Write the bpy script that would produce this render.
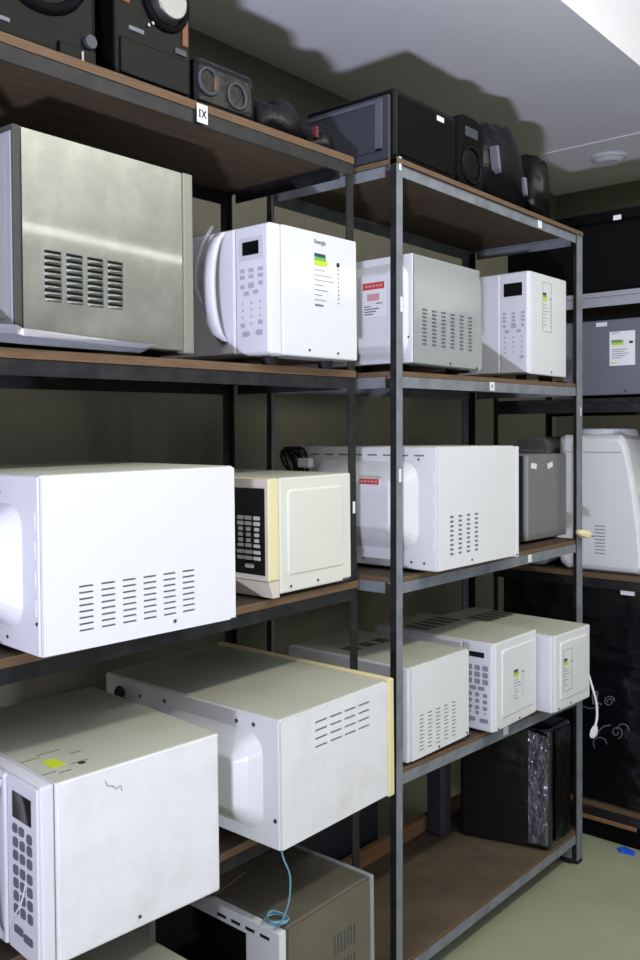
import bpy, bmesh, math, random
from mathutils import Vector, Matrix, noise

random.seed(4)
for o in list(bpy.data.objects):
    bpy.data.objects.remove(o, do_unlink=True)
scene = bpy.context.scene
COL = scene.collection

# ------------------------------------------------------------------ camera
FPX, CXP, YH, HC = 900.0, 320.0, 438.0, 1.29
YAW = math.atan2(768, FPX)
cam_d = bpy.data.cameras.new('camera')
cam = bpy.data.objects.new('camera', cam_d)
COL.objects.link(cam)
cam_d.sensor_fit = 'VERTICAL'
cam_d.sensor_height = 36.0
cam_d.lens = FPX / 960.0 * 36.0
cam_d.shift_y = -(480.0 - YH) / 960.0
cam_d.clip_start = 0.02
cam.location = (0, 0, HC)
cam.rotation_euler = (math.pi / 2, 0, YAW - math.pi / 2)
scene.camera = cam

# ------------------------------------------------------------------ light
world = bpy.data.worlds.new('world')
scene.world = world
world.use_nodes = True
wb = world.node_tree.nodes['Background']
wb.inputs[0].default_value = (0.80, 0.84, 1.0, 1)
wb.inputs[1].default_value = 0.13


def area(name, loc, size, power, color, target=None, shape='RECTANGLE'):
    l = bpy.data.lights.new(name, 'AREA')
    l.shape = shape
    l.size = size[0]
    l.size_y = size[1]
    l.energy = power
    l.color = color
    o = bpy.data.objects.new(name, l)
    COL.objects.link(o)
    o.location = loc
    if target is not None:
        d = Vector(target) - Vector(loc)
        o.rotation_euler = d.to_track_quat('-Z', 'Y').to_euler()
    return o


area('aisle_tube_lamp', (1.75, -0.45, 2.86), (2.6, 0.12), 36, (1.0, 0.99, 0.86), (1.75, 0.75, 0.9))
area('far_tube_lamp', (6.3, -3.1, 2.80), (7.5, 0.16), 80, (1.0, 0.99, 0.9))
# daylight patch on the aisle floor behind the camera: low, bluish, throws the shadows upwards
area('sunlit_floor_patch', (-1.5, -0.82, 0.03), (0.2, 0.2), 325, (0.74, 0.765, 1.0), (-1.35, -1.02, 1.4), 'DISK')

scene.view_settings.view_transform = 'Standard'
scene.view_settings.look = 'None'
scene.view_settings.exposure = 0.0
scene.view_settings.gamma = 1.0
scene.view_settings.use_curve_mapping = False


# ------------------------------------------------------------------ pixel helper (direction only)
_F = Vector((math.cos(YAW), math.sin(YAW), 0))
_R = Vector((math.sin(YAW), -math.cos(YAW), 0))


def ray(x, y):
    return _F + _R * ((x - CXP) / FPX) + Vector((0, 0, (YH - y) / FPX))


def on_y(x, y, Y):
    d = ray(x, y)
    return Vector((0, 0, HC)) + d * (Y / d.y)


def on_x(x, y, X):
    d = ray(x, y)
    return Vector((0, 0, HC)) + d * (X / d.x)


def on_z(x, y, Z):
    d = ray(x, y)
    return Vector((0, 0, HC)) + d * ((Z - HC) / d.z)


# ------------------------------------------------------------------ materials
def srgb(r, g, b):
    def c(v):
        v /= 255.0
        return v / 12.92 if v <= 0.04045 else ((v + 0.055) / 1.055) ** 2.4
    return (c(r), c(g), c(b), 1)


def mat(name, rgb, rough=0.5, metal=0.0, spec=0.5, var=0.0, vscale=6.0, dirt=None, dirt_amt=0.0,
        dscale=3.0, bump=0.0, bscale=60.0, stretch=(1, 1, 1), coat=0.0, rvar=0.0):
    m = bpy.data.materials.new(name)
    m.use_nodes = True
    nt = m.node_tree
    p = nt.nodes['Principled BSDF']
    base = srgb(*rgb)
    p.inputs['Base Color'].default_value = base
    p.inputs['Roughness'].default_value = rough
    p.inputs['Metallic'].default_value = metal
    p.inputs['Specular IOR Level'].default_value = spec
    p.inputs['Coat Weight'].default_value = coat
    p.inputs['Coat Roughness'].default_value = 0.06
    tc = nt.nodes.new('ShaderNodeTexCoord')
    mp = nt.nodes.new('ShaderNodeMapping')
    mp.inputs['Scale'].default_value = stretch
    nt.links.new(tc.outputs['Object'], mp.inputs['Vector'])
    if var or dirt:
        n1 = nt.nodes.new('ShaderNodeTexNoise')
        n1.inputs['Scale'].default_value = vscale
        n1.inputs['Detail'].default_value = 6
        nt.links.new(mp.outputs[0], n1.inputs['Vector'])
        r1 = nt.nodes.new('ShaderNodeValToRGB')
        r1.color_ramp.elements[0].position = 0.3
        r1.color_ramp.elements[1].position = 0.7
        r1.color_ramp.elements[0].color = [c * (1 - var) for c in base[:3]] + [1]
        r1.color_ramp.elements[1].color = [min(1, c * (1 + var)) for c in base[:3]] + [1]
        nt.links.new(n1.outputs['Fac'], r1.inputs['Fac'])
        out = r1.outputs['Color']
        if dirt:
            n2 = nt.nodes.new('ShaderNodeTexNoise')
            n2.inputs['Scale'].default_value = dscale
            n2.inputs['Detail'].default_value = 8
            n2.inputs['Roughness'].default_value = 0.65
            nt.links.new(mp.outputs[0], n2.inputs['Vector'])
            r2 = nt.nodes.new('ShaderNodeValToRGB')
            r2.color_ramp.elements[0].position = 0.45
            r2.color_ramp.elements[0].color = (0, 0, 0, 1)
            r2.color_ramp.elements[1].position = 0.75
            r2.color_ramp.elements[1].color = (dirt_amt, dirt_amt, dirt_amt, 1)
            nt.links.new(n2.outputs['Fac'], r2.inputs['Fac'])
            mx = nt.nodes.new('ShaderNodeMixRGB')
            mx.inputs[2].default_value = srgb(*dirt)
            nt.links.new(r2.outputs['Color'], mx.inputs[0])
            nt.links.new(out, mx.inputs[1])
            out = mx.outputs[0]
        nt.links.new(out, p.inputs['Base Color'])
    if bump or rvar:
        n3 = nt.nodes.new('ShaderNodeTexNoise')
        n3.inputs['Scale'].default_value = bscale
        n3.inputs['Detail'].default_value = 4
        nt.links.new(mp.outputs[0], n3.inputs['Vector'])
        if bump:
            b = nt.nodes.new('ShaderNodeBump')
            b.inputs['Strength'].default_value = bump
            b.inputs['Distance'].default_value = 0.01
            nt.links.new(n3.outputs['Fac'], b.inputs['Height'])
            nt.links.new(b.outputs[0], p.inputs['Normal'])
        if rvar:
            mr = nt.nodes.new('ShaderNodeMapRange')
            mr.inputs['From Min'].default_value = 0.3
            mr.inputs['From Max'].default_value = 0.7
            mr.inputs['To Min'].default_value = max(0.02, rough - rvar)
            mr.inputs['To Max'].default_value = min(1, rough + rvar)
            nt.links.new(n3.outputs['Fac'], mr.inputs['Value'])
            nt.links.new(mr.outputs[0], p.inputs['Roughness'])
    return m


M = {}
M['floor'] = mat('floor_paint', (158, 164, 134), 0.38, var=0.06, vscale=3, dirt=(118, 120, 100), dirt_amt=0.5, dscale=2, bump=0.03, bscale=180)
M['wall'] = mat('wall_paint', (124, 121, 105), 0.8, var=0.05, vscale=2, dirt=(96, 92, 78), dirt_amt=0.4, dscale=1.6)
M['ceiling'] = mat('ceiling_paint', (236, 235, 238), 0.85, var=0.02, vscale=2)
M['plywood'] = mat('plywood', (72, 58, 42), 0.7, var=0.22, vscale=9, stretch=(0.6, 5, 5), dirt=(52, 42, 31), dirt_amt=0.7, dscale=5, bump=0.05)
M['plyedge'] = mat('plywood_edge', (108, 83, 57), 0.8, var=0.3, vscale=14, stretch=(1, 8, 60), dirt=(72, 58, 42), dirt_amt=0.8, dscale=10)
M['brownboard'] = mat('dusty_board', (84, 71, 54), 0.75, var=0.15, vscale=12, dirt=(132, 118, 94), dirt_amt=0.45, dscale=5)
M['blacksteel'] = mat('black_rack_paint', (30, 30, 32), 0.5, spec=0.3, var=0.2, vscale=30, dirt=(92, 90, 86), dirt_amt=0.22, dscale=18)
M['greysteel'] = mat('grey_rack_paint', (126, 131, 136), 0.45, var=0.08, vscale=20, dirt=(66, 66, 66), dirt_amt=0.6, dscale=14)
M['white'] = mat('white_enamel', (222, 223, 221), 0.33, var=0.015, vscale=5, bump=0.015, bscale=420)
M['whiteplastic'] = mat('white_plastic', (218, 218, 221), 0.42)
M['whitedirty'] = mat('scuffed_white_enamel', (226, 226, 224), 0.4, var=0.02, vscale=8, dirt=(188, 184, 170), dirt_amt=0.4, dscale=9)
M['dusty'] = mat('dusty_white_top', (180, 182, 162), 0.75, var=0.06, vscale=14, dirt=(150, 148, 126), dirt_amt=0.55, dscale=7)
M['cream'] = mat('cream_enamel', (214, 214, 199), 0.5, var=0.02, bump=0.02, bscale=400)
M['yellowcream'] = mat('yellowed_plastic', (226, 216, 166), 0.5, var=0.04)
M['creampl'] = mat('cream_plastic', (208, 198, 182), 0.5, var=0.03)
M['greysilver'] = mat('silver_grey_enamel', (150, 154, 151), 0.13, var=0.03, bump=0.02, bscale=400)
M['darkgrey'] = mat('dark_grey_enamel', (120, 120, 118), 0.5, var=0.05, bump=0.02, bscale=400)
M['midgrey'] = mat('mid_grey_enamel', (150, 150, 156), 0.5, var=0.03)
M['olive'] = mat('dull_brown_metal', (112, 108, 92), 0.5, metal=0.3, var=0.08, dirt=(140, 134, 112), dirt_amt=0.4, dscale=5)
M['steel'] = mat('smudged_steel', (158, 161, 153), 0.36, metal=0.9, coat=0.8, var=0.04, vscale=5, dirt=(196, 198, 190), dirt_amt=0.5, dscale=12, bscale=9, rvar=0.08, bump=0.0)
M['gloss'] = mat('glossy_white_enamel', (220, 221, 220), 0.08, var=0.015, vscale=5, bump=0.01, bscale=300)
M['steeltrim'] = mat('dull_steel_trim', (150, 150, 134), 0.5, metal=0.5)
M['slotgrey'] = mat('slot_shadow', (112, 115, 118), 0.8)
M['fargrey'] = mat('plain_grey_enamel', (106, 108, 115), 0.5, var=0.04)
M['faintkey'] = mat('faint_key', (172, 172, 184), 0.5)
M['darktrim'] = mat('dark_trim', (62, 62, 58), 0.6)
M['siderib'] = mat('grey_rib', (84, 88, 95), 0.5)
M['dullred'] = mat('dull_red', (92, 34, 34), 0.6)
M['topvent'] = mat('dusty_vent', (92, 90, 78), 0.8)
M['fadedink'] = mat('faded_print', (128, 126, 110), 0.8)
M['dark'] = mat('dark_slot', (16, 16, 16), 0.8)
M['black'] = mat('black_plastic', (8, 8, 9), 0.45, spec=0.14, var=0.2, vscale=20)
M['blackmatte'] = mat('black_matte', (10, 10, 11), 0.75, spec=0.1)
M['glassblack'] = mat('black_glass', (12, 12, 14), 0.08)
M['chrome'] = mat('dull_chrome', (128, 128, 130), 0.38, metal=0.9)
M['key'] = mat('grey_key', (140, 140, 152), 0.5)
M['keydark'] = mat('dark_grey_key', (98, 98, 106), 0.5)
M['keylight'] = mat('pale_key', (200, 200, 206), 0.5)
M['keycream'] = mat('cream_key', (182, 180, 172), 0.5)
M['ink'] = mat('print_ink', (96, 96, 100), 0.7)
M['inkdark'] = mat('dark_ink', (40, 44, 48), 0.7)
M['paper'] = mat('paper', (226, 226, 226), 0.7)
M['lime'] = mat('lime_print', (196, 214, 52), 0.6)
M['green'] = mat('green_print', (110, 176, 84), 0.6)
M['teal'] = mat('teal_print', (34, 72, 84), 0.6)
M['red'] = mat('red_print', (196, 66, 62), 0.6)
M['pink'] = mat('pink_print', (206, 150, 156), 0.6)
M['rubber'] = mat('black_rubber', (22, 22, 22), 0.7)
M['screw'] = mat('screw_metal', (84, 84, 86), 0.4, metal=0.6)
M['film'] = mat('black_stretch_film', (14, 15, 18), 0.2, spec=0.6, bump=0.4, bscale=13, stretch=(1, 1, 2.5), coat=0.4)
M['filmclear'] = mat('crinkled_film', (80, 80, 90), 0.13, spec=0.9, bump=0.5, bscale=30, var=0.4, vscale=30, coat=0.6)
M['bag'] = mat('black_bag', (9, 9, 10), 0.34, spec=0.2, bump=0.35, bscale=30)
M['swirl'] = mat('silver_print', (104, 106, 112), 0.5)
M['blue'] = mat('blue_plastic', (28, 92, 210), 0.5)
M['wire'] = mat('pale_blue_wire', (120, 168, 186), 0.5)
M['cardboard'] = mat('brown_paper', (120, 104, 80), 0.8, var=0.1)
M['orange'] = mat('orange_plastic', (112, 66, 26), 0.5)
M['greybox'] = mat('bluish_grey_plastic', (56, 59, 66), 0.5, var=0.05)
M['smoke'] = mat('grey_plastic', (128, 128, 126), 0.35)
M['wood'] = mat('plank_wood', (140, 104, 68), 0.7, var=0.2, vscale=6, stretch=(1, 8, 8))
glass = mat('clear_plastic', (225, 226, 236), 0.12)
gp = glass.node_tree.nodes['Principled BSDF']
gp.inputs['Transmission Weight'].default_value = 0.85
gp.inputs['IOR'].default_value = 1.3
M['clear'] = glass


# ------------------------------------------------------------------ mesh helpers
class MB:
    def __init__(s):
        s.v, s.f, s.m = [], [], []

    def poly(s, pts, mi=0):
        b = len(s.v)
        s.v += [tuple(p) for p in pts]
        s.f.append(tuple(range(b, b + len(pts))))
        s.m.append(mi)

    def hexa(s, p, mi=0):
        b = len(s.v)
        s.v += [tuple(q) for q in p]
        for q in ((0, 3, 2, 1), (4, 5, 6, 7), (0, 1, 5, 4), (1, 2, 6, 5), (2, 3, 7, 6), (3, 0, 4, 7)):
            s.f.append(tuple(b + i for i in q))
            s.m.append(mi)
        return s

    def box(s, x0, x1, y0, y1, z0, z1, mi=0):
        return s.hexa([(x0, y0, z0), (x1, y0, z0), (x1, y1, z0), (x0, y1, z0),
                       (x0, y0, z1), (x1, y0, z1), (x1, y1, z1), (x0, y1, z1)], mi)

    def loops(s, rings, mi=0, cap0=True, cap1=True, closed=True):
        b = len(s.v)
        n = len(rings[0])
        for r in rings:
            s.v += [tuple(p) for p in r]
        for k in range(len(rings) - 1):
            for i in range(n if closed else n - 1):
                j = (i + 1) % n
                s.f.append((b + k * n + i, b + k * n + j, b + (k + 1) * n + j, b + (k + 1) * n + i))
                s.m.append(mi)
        if cap0:
            s.f.append(tuple(b + i for i in reversed(range(n))))
            s.m.append(mi)
        if cap1:
            s.f.append(tuple(b + (len(rings) - 1) * n + i for i in range(n)))
            s.m.append(mi)
        return s

    def cyl(s, c, axis, r, h, n=14, mi=0, r2=None):
        ax = Vector(axis).normalized()
        u = ax.orthogonal().normalized()
        w = ax.cross(u)
        c = Vector(c)
        r2 = r if r2 is None else r2
        rings = []
        for rr, t in ((r, 0), (r2, h)):
            rings.append([c + ax * t + (u * math.cos(2 * math.pi * i / n) + w * math.sin(2 * math.pi * i / n)) * rr for i in range(n)])
        return s.loops(rings, mi)

    def torus(s, c, axis, R, r, n=24, k=8, mi=0):
        ax = Vector(axis).normalized()
        u = ax.orthogonal().normalized()
        w = ax.cross(u)
        c = Vector(c)
        b = len(s.v)
        for i in range(n):
            a = 2 * math.pi * i / n
            d = u * math.cos(a) + w * math.sin(a)
            for j in range(k):
                e = 2 * math.pi * j / k
                s.v.append(tuple(c + d * (R + r * math.cos(e)) + ax * r * math.sin(e)))
        for i in range(n):
            for j in range(k):
                s.f.append((b + i * k + j, b + ((i + 1) % n) * k + j, b + ((i + 1) % n) * k + (j + 1) % k, b + i * k + (j + 1) % k))
                s.m.append(mi)
        return s

    def tube(s, pts, r, n=8, mi=0):
        pts = [Vector(p) for p in pts]
        rings = []
        up = Vector((0.3, 0.2, 1)).normalized()
        for i, p in enumerate(pts):
            t = (pts[min(i + 1, len(pts) - 1)] - pts[max(i - 1, 0)]).normalized()
            u = t.cross(up)
            if u.length < 1e-4:
                u = t.orthogonal()
            u.normalize()
            w = t.cross(u)
            rings.append([p + (u * math.cos(2 * math.pi * j / n) + w * math.sin(2 * math.pi * j / n)) * r for j in range(n)])
        return s.loops(rings, mi)

    def mesh(s, name, mats, smooth=False):
        me = bpy.data.meshes.new(name)
        me.from_pydata(s.v, [], s.f)
        for mm in mats:
            me.materials.append(M[mm] if isinstance(mm, str) else mm)
        for p, i in zip(me.polygons, s.m):
            p.material_index = i
            p.use_smooth = smooth
        bm = bmesh.new()
        bm.from_mesh(me)
        bmesh.ops.recalc_face_normals(bm, faces=bm.faces)
        bm.to_mesh(me)
        bm.free()
        me.update()
        return me

    def build(s, name, mats, parent=None, bevel=0.0, smooth=False, seg=2):
        if isinstance(mats, str):
            mats = [mats]
        return link(name, s.mesh(name, mats, smooth), parent, bevel, seg)


def link(name, me, parent=None, bevel=0.0, seg=2):
    o = bpy.data.objects.new(name, me)
    COL.objects.link(o)
    if parent is not None:
        o.parent = parent
    if bevel:
        b = o.modifiers.new('bevel', 'BEVEL')
        b.width = bevel
        b.segments = seg
        b.limit_method = 'ANGLE'
        b.angle_limit = math.radians(35)
    return o


def tag(o, label=None, cat=None, group=None, kind=None):
    if label:
        o['label'] = label
    if cat:
        o['category'] = cat
    if group:
        o['group'] = group
    if kind:
        o['kind'] = kind
    return o


def empty(name, loc=(0, 0, 0), rot=(0, 0, 0)):
    o = bpy.data.objects.new(name, None)
    COL.objects.link(o)
    o.empty_display_size = 0.05
    o.location = loc
    o.rotation_euler = rot
    return o


def curve_pts(ctrl, n=12):
    """Catmull-Rom through the control points"""
    P = [Vector(p) for p in ctrl]
    P = [P[0] * 2 - P[1]] + P + [P[-1] * 2 - P[-2]]
    out = []
    for i in range(1, len(P) - 2):
        a, b, c, d = P[i - 1], P[i], P[i + 1], P[i + 2]
        for k in range(n):
            t = k / n
            out.append(0.5 * ((2 * b) + (c - a) * t + (2 * a - 5 * b + 4 * c - d) * t * t + (3 * b - a - 3 * c + d) * t ** 3))
    out.append(P[-2])
    return out


def text(name, body, size, loc, rot, m, parent):
    cu = bpy.data.curves.new(name, 'FONT')
    cu.body = body
    cu.size = size
    cu.extrude = 0.0002
    cu.align_x = 'CENTER'
    cu.align_y = 'CENTER'
    t = bpy.data.objects.new(name + '_src', cu)
    COL.objects.link(t)
    dg = bpy.context.evaluated_depsgraph_get()
    me = bpy.data.meshes.new_from_object(t.evaluated_get(dg))
    bpy.data.objects.remove(t, do_unlink=True)
    me.materials.clear()
    me.materials.append(M[m])
    o = link(name, me, parent)
    o.location = loc
    o.rotation_euler = rot
    return o


ROT_AISLE = (math.pi / 2, 0, 0)
ROT_LEFT = (math.pi / 2, 0, -math.pi / 2)


def rrect(y0, y1, z0, z1, r, n=5):
    """rounded rectangle outline as (y, z) pairs"""
    out = []
    for cy, cz, a0 in ((y1 - r, z1 - r, 0), (y0 + r, z1 - r, 90), (y0 + r, z0 + r, 180), (y1 - r, z0 + r, 270)):
        for i in range(n + 1):
            a = math.radians(a0 + 90 * i / n)
            out.append((cy + r * math.cos(a), cz + r * math.sin(a)))
    return out


# ------------------------------------------------------------------ room
ZC = 2.48        # soffit over the racks
ZH = 2.95        # higher ceiling over the aisle
YS = 1.09        # where the soffit ends
YB = 1.98        # back wall
XF = 4.10        # far wall
tag(MB().box(-3.5, 10.5, -6, YB + 0.1, -0.06, 0).build('floor', 'floor'), kind='structure')
mb = MB()
mb.box(-3.5, 3.47, YS + 0.06, YB + 0.1, ZC, ZC + 0.1)
mb.box(3.47, XF + 0.1, YS + 0.06, YB + 0.1, ZC - 0.004, ZC + 0.1)
mb.box(-3.5, XF + 0.1, YS, YS + 0.06, ZC, ZH + 0.1)
mb.box(-3.5, 10.5, -6, YS, ZH, ZH + 0.1)
tag(mb.build('ceiling', 'ceiling'), kind='structure')
tag(MB().box(-3.5, XF + 0.1, YB, YB + 0.1, 0, ZC).build('wall_back', 'wall'), kind='structure')
tag(MB().box(XF, XF + 0.1, 0.5, YB, 0, ZH).build('wall_right', 'wall'), kind='structure')

# smoke detector on the soffit
c = on_z(609, 157, ZC - 0.004)
t = empty('smoke_detector', (c.x, c.y, ZC - 0.004))
MB().cyl((0, 0, -0.012), (0, 0, 1), 0.074, 0.012, 28).build('mounting_plate', 'whiteplastic', t)
MB().cyl((0, 0, -0.026), (0, 0, 1), 0.048, 0.014, 24, r2=0.064).build('cover', 'whiteplastic', t)
tag(t, 'round white ceiling fitting above the far rack', 'detector')


# ------------------------------------------------------------------ racks
def post(name, m, parent, x, y, sx, sy, z0, z1, fl=0.024, th=0.003):
    """L-angle upright; corner at (x,y), flanges towards sx, sy"""
    mb = MB()
    fs = fl * 0.7
    pts = [(0, 0), (sx * fl, 0), (sx * fl, sy * th), (sx * th, sy * th), (sx * th, sy * fs), (0, sy * fs)]
    mb.loops([[(x + a, y + b, z) for a, b in pts] for z in (z0, z1)])
    o = mb.build(name, [m, 'blacksteel'], parent)
    for p in o.data.polygons:          # side leaves take the near-black second material
        if abs(p.normal.x) > 0.5:
            p.material_index = 1
    return o


def rail(m, parent, L, axis, side, h=0.025, th=0.003):
    """angle rail running +L along axis from the origin, vertical leaf hanging below z=0"""
    mb = MB()
    pts = [(0, 0), (side * 0.022, 0), (side * 0.022, -th), (side * th, -th), (side * th, -h), (0, -h)]
    if axis == 'x':
        mb.loops([[(x, a, b) for a, b in pts] for x in (0, L)])
    else:
        mb.loops([[(a, y, b) for a, b in pts] for y in (0, L)])
    return mb.build('rail', m, parent)


def numeral(body, H, parent):
    """serif roman numeral as flat print on an aisle-facing sticker"""
    mb = MB()
    y0, y1 = -0.0012, -0.0007
    wch = {'I': H * 0.5, 'X': H * 0.95}
    x = -sum(wch[c] for c in body) / 2
    for c in body:
        w = wch[c]
        xc = x + w / 2
        st = H * 0.11
        if c == 'I':
            mb.box(xc - st, xc + st, y0, y1, -H / 2, H / 2)
            for z in (-H / 2, H / 2 - H * .08):
                mb.box(xc - w * .42, xc + w * .42, y0, y1, z, z + H * .08)
        else:
            a = w * .36
            for sg in (1, -1):
                q = [(xc - sg * a - st, -H / 2), (xc - sg * a + st, -H / 2), (xc + sg * a + st, H / 2), (xc + sg * a - st, H / 2)]
                yy = y0 if sg > 0 else y0 - 0.0001
                mb.loops([[(px, yv, pz) for px, pz in q] for yv in (yy, y1)])
        x += w
    return mb.build('numeral', 'inkdark', parent)


def make_rack(name, loc, rot, x0, x1, dep, levels, m, ply, label, ztop, zbot=(0, 0), tags=(), inside=False, flr=0.024):
    """levels: (z of rail top at x0, at x1); local frame, front at y=0"""
    r = empty(name, loc, rot)
    W = x1 - x0
    for (x, sx, zb) in ((x0, 1, zbot[0]), (x1, -1, zbot[1])):
        for (y, sy) in ((0, 1), (dep, -1)):
            p = post('post', m, r, x, y, sx, sy, zb + 0.012, ztop, 0.024 if sx > 0 else flr)
            MB().box(min(x, x + sx * 0.034) - (0.002 if sx > 0 else -0.002), max(x, x + sx * 0.034),
                     min(y, y + sy * 0.034), max(y, y + sy * 0.034), zb, zb + 0.012).build('foot', 'rubber', r)
    for i, (za, zb) in enumerate(levels):
        a = -math.atan2(zb - za, W)
        lv = [rail(m, r, W - 0.008, 'x', 1), rail(m, r, W - 0.008, 'x', -1),
              rail(m, r, dep - 0.07, 'y', 1), rail(m, r, dep - 0.07, 'y', -1)]
        lv[0].location = (x0 + 0.004, 0.0032, za)
        lv[1].location = (x0 + 0.004, dep - 0.0032, za)
        lv[2].location = (x0 + 0.0034, 0.035, za)
        lv[3].location = (x1 - 0.0034, 0.035, zb)
        lv[0].location.y = 0.0034 if inside else -0.0012
        for o in lv[:2]:
            o.rotation_euler = (0, a, 0)
        # board : plywood with a lighter sawn edge
        mb = MB()
        mb.box(0.0 if not inside or i == 0 else 0.0034, W if not inside or i == 0 else W - 0.0034, 0.001, dep - 0.002 - (0.008 if inside else 0), 0.0008, ply, 0)
        me = mb.mesh('shelf_board', ['plywood' if i < 4 else 'brownboard', 'plyedge'])
        for p in me.polygons:
            if abs(p.normal.z) < 0.5:
                p.material_index = 1
        b = link('shelf_board', me, r)
        b.location = (x0, 0, za)
        b.rotation_euler = (0, a, 0)
        b.location.y = 0.0032 if inside and i else -0.004
    tag(r, label, 'shelving')
    for (x, z, w, h, body, y) in tags:
        s = MB().box(-w / 2, w / 2, -0.0008, 0, -h / 2, h / 2).build('sticker', 'paper', r)
        s.location = (x, y, z)
        if body:
            numeral(body, h * 0.42, s)
    return r


PHI = 0.0155
LX, LY = 1.590, 1.236
LL = [1.894, 1.423, 0.958, 0.503, 0.075]
left_rack = make_rack('shelving_rack', (LX, LY, 0), (0, -PHI, 0), -0.95, 0, 0.40, [(z, z) for z in LL], 'blacksteel', 0.016,
                      'black angle-iron rack holding the stainless steel microwave', 1.905, (0.0147, 0.0),
                      tags=((-0.452, 1.888, 0.026, 0.034, 'IX', -0.0075), (-0.010, 1.137, 0.008, 0.026, None, -0.0012),
                            (-0.014, 1.68, 0.008, 0.022, None, -0.0012)))
RX, RY = 1.637, 1.173
RL = [(1.904, 1.904), (1.428, 1.443), (0.964, 0.970), (0.534, 0.507), (0.092, 0.090)]
right_rack = make_rack('shelving_rack', (RX, RY, 0), (0, 0, 0), 0, 0.97, 0.40, RL, 'greysteel', 0.012,
                       'grey angle-iron rack holding the silver vented microwave', 1.918,
                       tags=((0.695, 1.893, 0.024, 0.022, None, 0.0026), (0.428, 1.424, 0.024, 0.022, 'II', 0.0026),
                             (0.018, 1.59, 0.010, 0.034, None, -0.0012), (0.012, 1.206, 0.009, 0.03, None, -0.0012),
                             (0.635, 0.957, 0.02, 0.02, None, 0.0026), (0.50, 0.513, 0.026, 0.02, None, 0.0026),
                             (0.012, 1.905, 0.008, 0.03, None, -0.0012), (0.955, 1.37, 0.006, 0.026, None, -0.0012)), inside=True, flr=0.040)
# caster on the front right corner of the grey rack
ca = empty('caster', (0.94, 0.03, 0.0))
ca.parent = right_rack
MB().cyl((-0.012, 0, 0.03), (1, 0, 0), 0.03, 0.024, 20).build('wheel', 'rubber', ca)
MB().box(-0.018, -0.014, -0.016, 0.016, 0.02, 0.07).box(0.014, 0.018, -0.016, 0.016, 0.02, 0.07).box(-0.018, 0.018, -0.016, 0.016, 0.062, 0.066).build('fork', 'greysteel', ca)


def lz(x, lvl):     # top of the black rack's board (world) at world X
    return LL[lvl] + 0.016 + (x - LX) * PHI


def rz(x, lvl):
    a, b = RL[lvl]
    return a + (b - a) * (x - RX) / 0.97 + 0.012


# plank along the back of the lowest shelf, loose board leaning behind
pl = MB().box(0, 0.86, 0, 0.02, 0, 0.045).build('plank', 'wood', None, 0.002)
pl.location = (1.70, 1.518, 0.1045)
tag(pl, 'long wooden plank along the back of the empty bottom shelf', 'plank')
pn = MB().box(0, 0.42, 0, 0.012, 0, 0.3).build('panel_board', 'greybox', None, 0.002)
pn.location = (1.72, 1.60, 0.0)
tag(pn, 'bluish grey board standing behind the empty bottom shelf', 'board')


# ------------------------------------------------------------------ microwave building blocks
def slots(cols, rows, x0, z1, pitch_x, pitch_z, sw, sh, skew=0.0):
    return [(x0 + i * pitch_x, x0 + i * pitch_x + sw, z1 - j * pitch_z - sh, z1 - j * pitch_z) for i in range(cols) for j in range(rows)]


def sheet_with_holes(x0, x1, z0, z1, th, holes):
    """flat sheet in the XZ plane (front at y=-th, back at y=0) with rectangular holes"""
    xs = sorted(set([x0, x1] + [h[0] for h in holes] + [h[1] for h in holes]))
    zs = sorted(set([z0, z1] + [h[2] for h in holes] + [h[3] for h in holes]))
    hs = set()
    for h in holes:
        for i in range(len(xs) - 1):
            if h[0] - 1e-6 <= xs[i] < h[1] - 1e-6:
                for j in range(len(zs) - 1):
                    if h[2] - 1e-6 <= zs[j] < h[3] - 1e-6:
                        hs.add((i, j))
    mb = MB()
    nx, nz = len(xs), len(zs)
    for y in (-th, 0):
        for x in xs:
            for z in zs:
                mb.v.append((x, y, z))

    def vid(k, i, j):
        return k * nx * nz + i * nz + j
    solid = lambda i, j: 0 <= i < nx - 1 and 0 <= j < nz - 1 and (i, j) not in hs
    for i in range(nx - 1):
        for j in range(nz - 1):
            if not solid(i, j):
                continue
            for k in (0, 1):
                mb.f.append((vid(k, i, j), vid(k, i + 1, j), vid(k, i + 1, j + 1), vid(k, i, j + 1)))
                mb.m.append(0)
            for (di, dj, a, b) in ((-1, 0, (i, j), (i, j + 1)), (1, 0, (i + 1, j), (i + 1, j + 1)), (0, -1, (i, j), (i + 1, j)), (0, 1, (i, j + 1), (i + 1, j + 1))):
                if not solid(i + di, j + dj):
                    mb.f.append((vid(0, *a), vid(0, *b), vid(1, *b), vid(1, *a)))
                    mb.m.append(0)
    return mb


TH = 0.004


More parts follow.
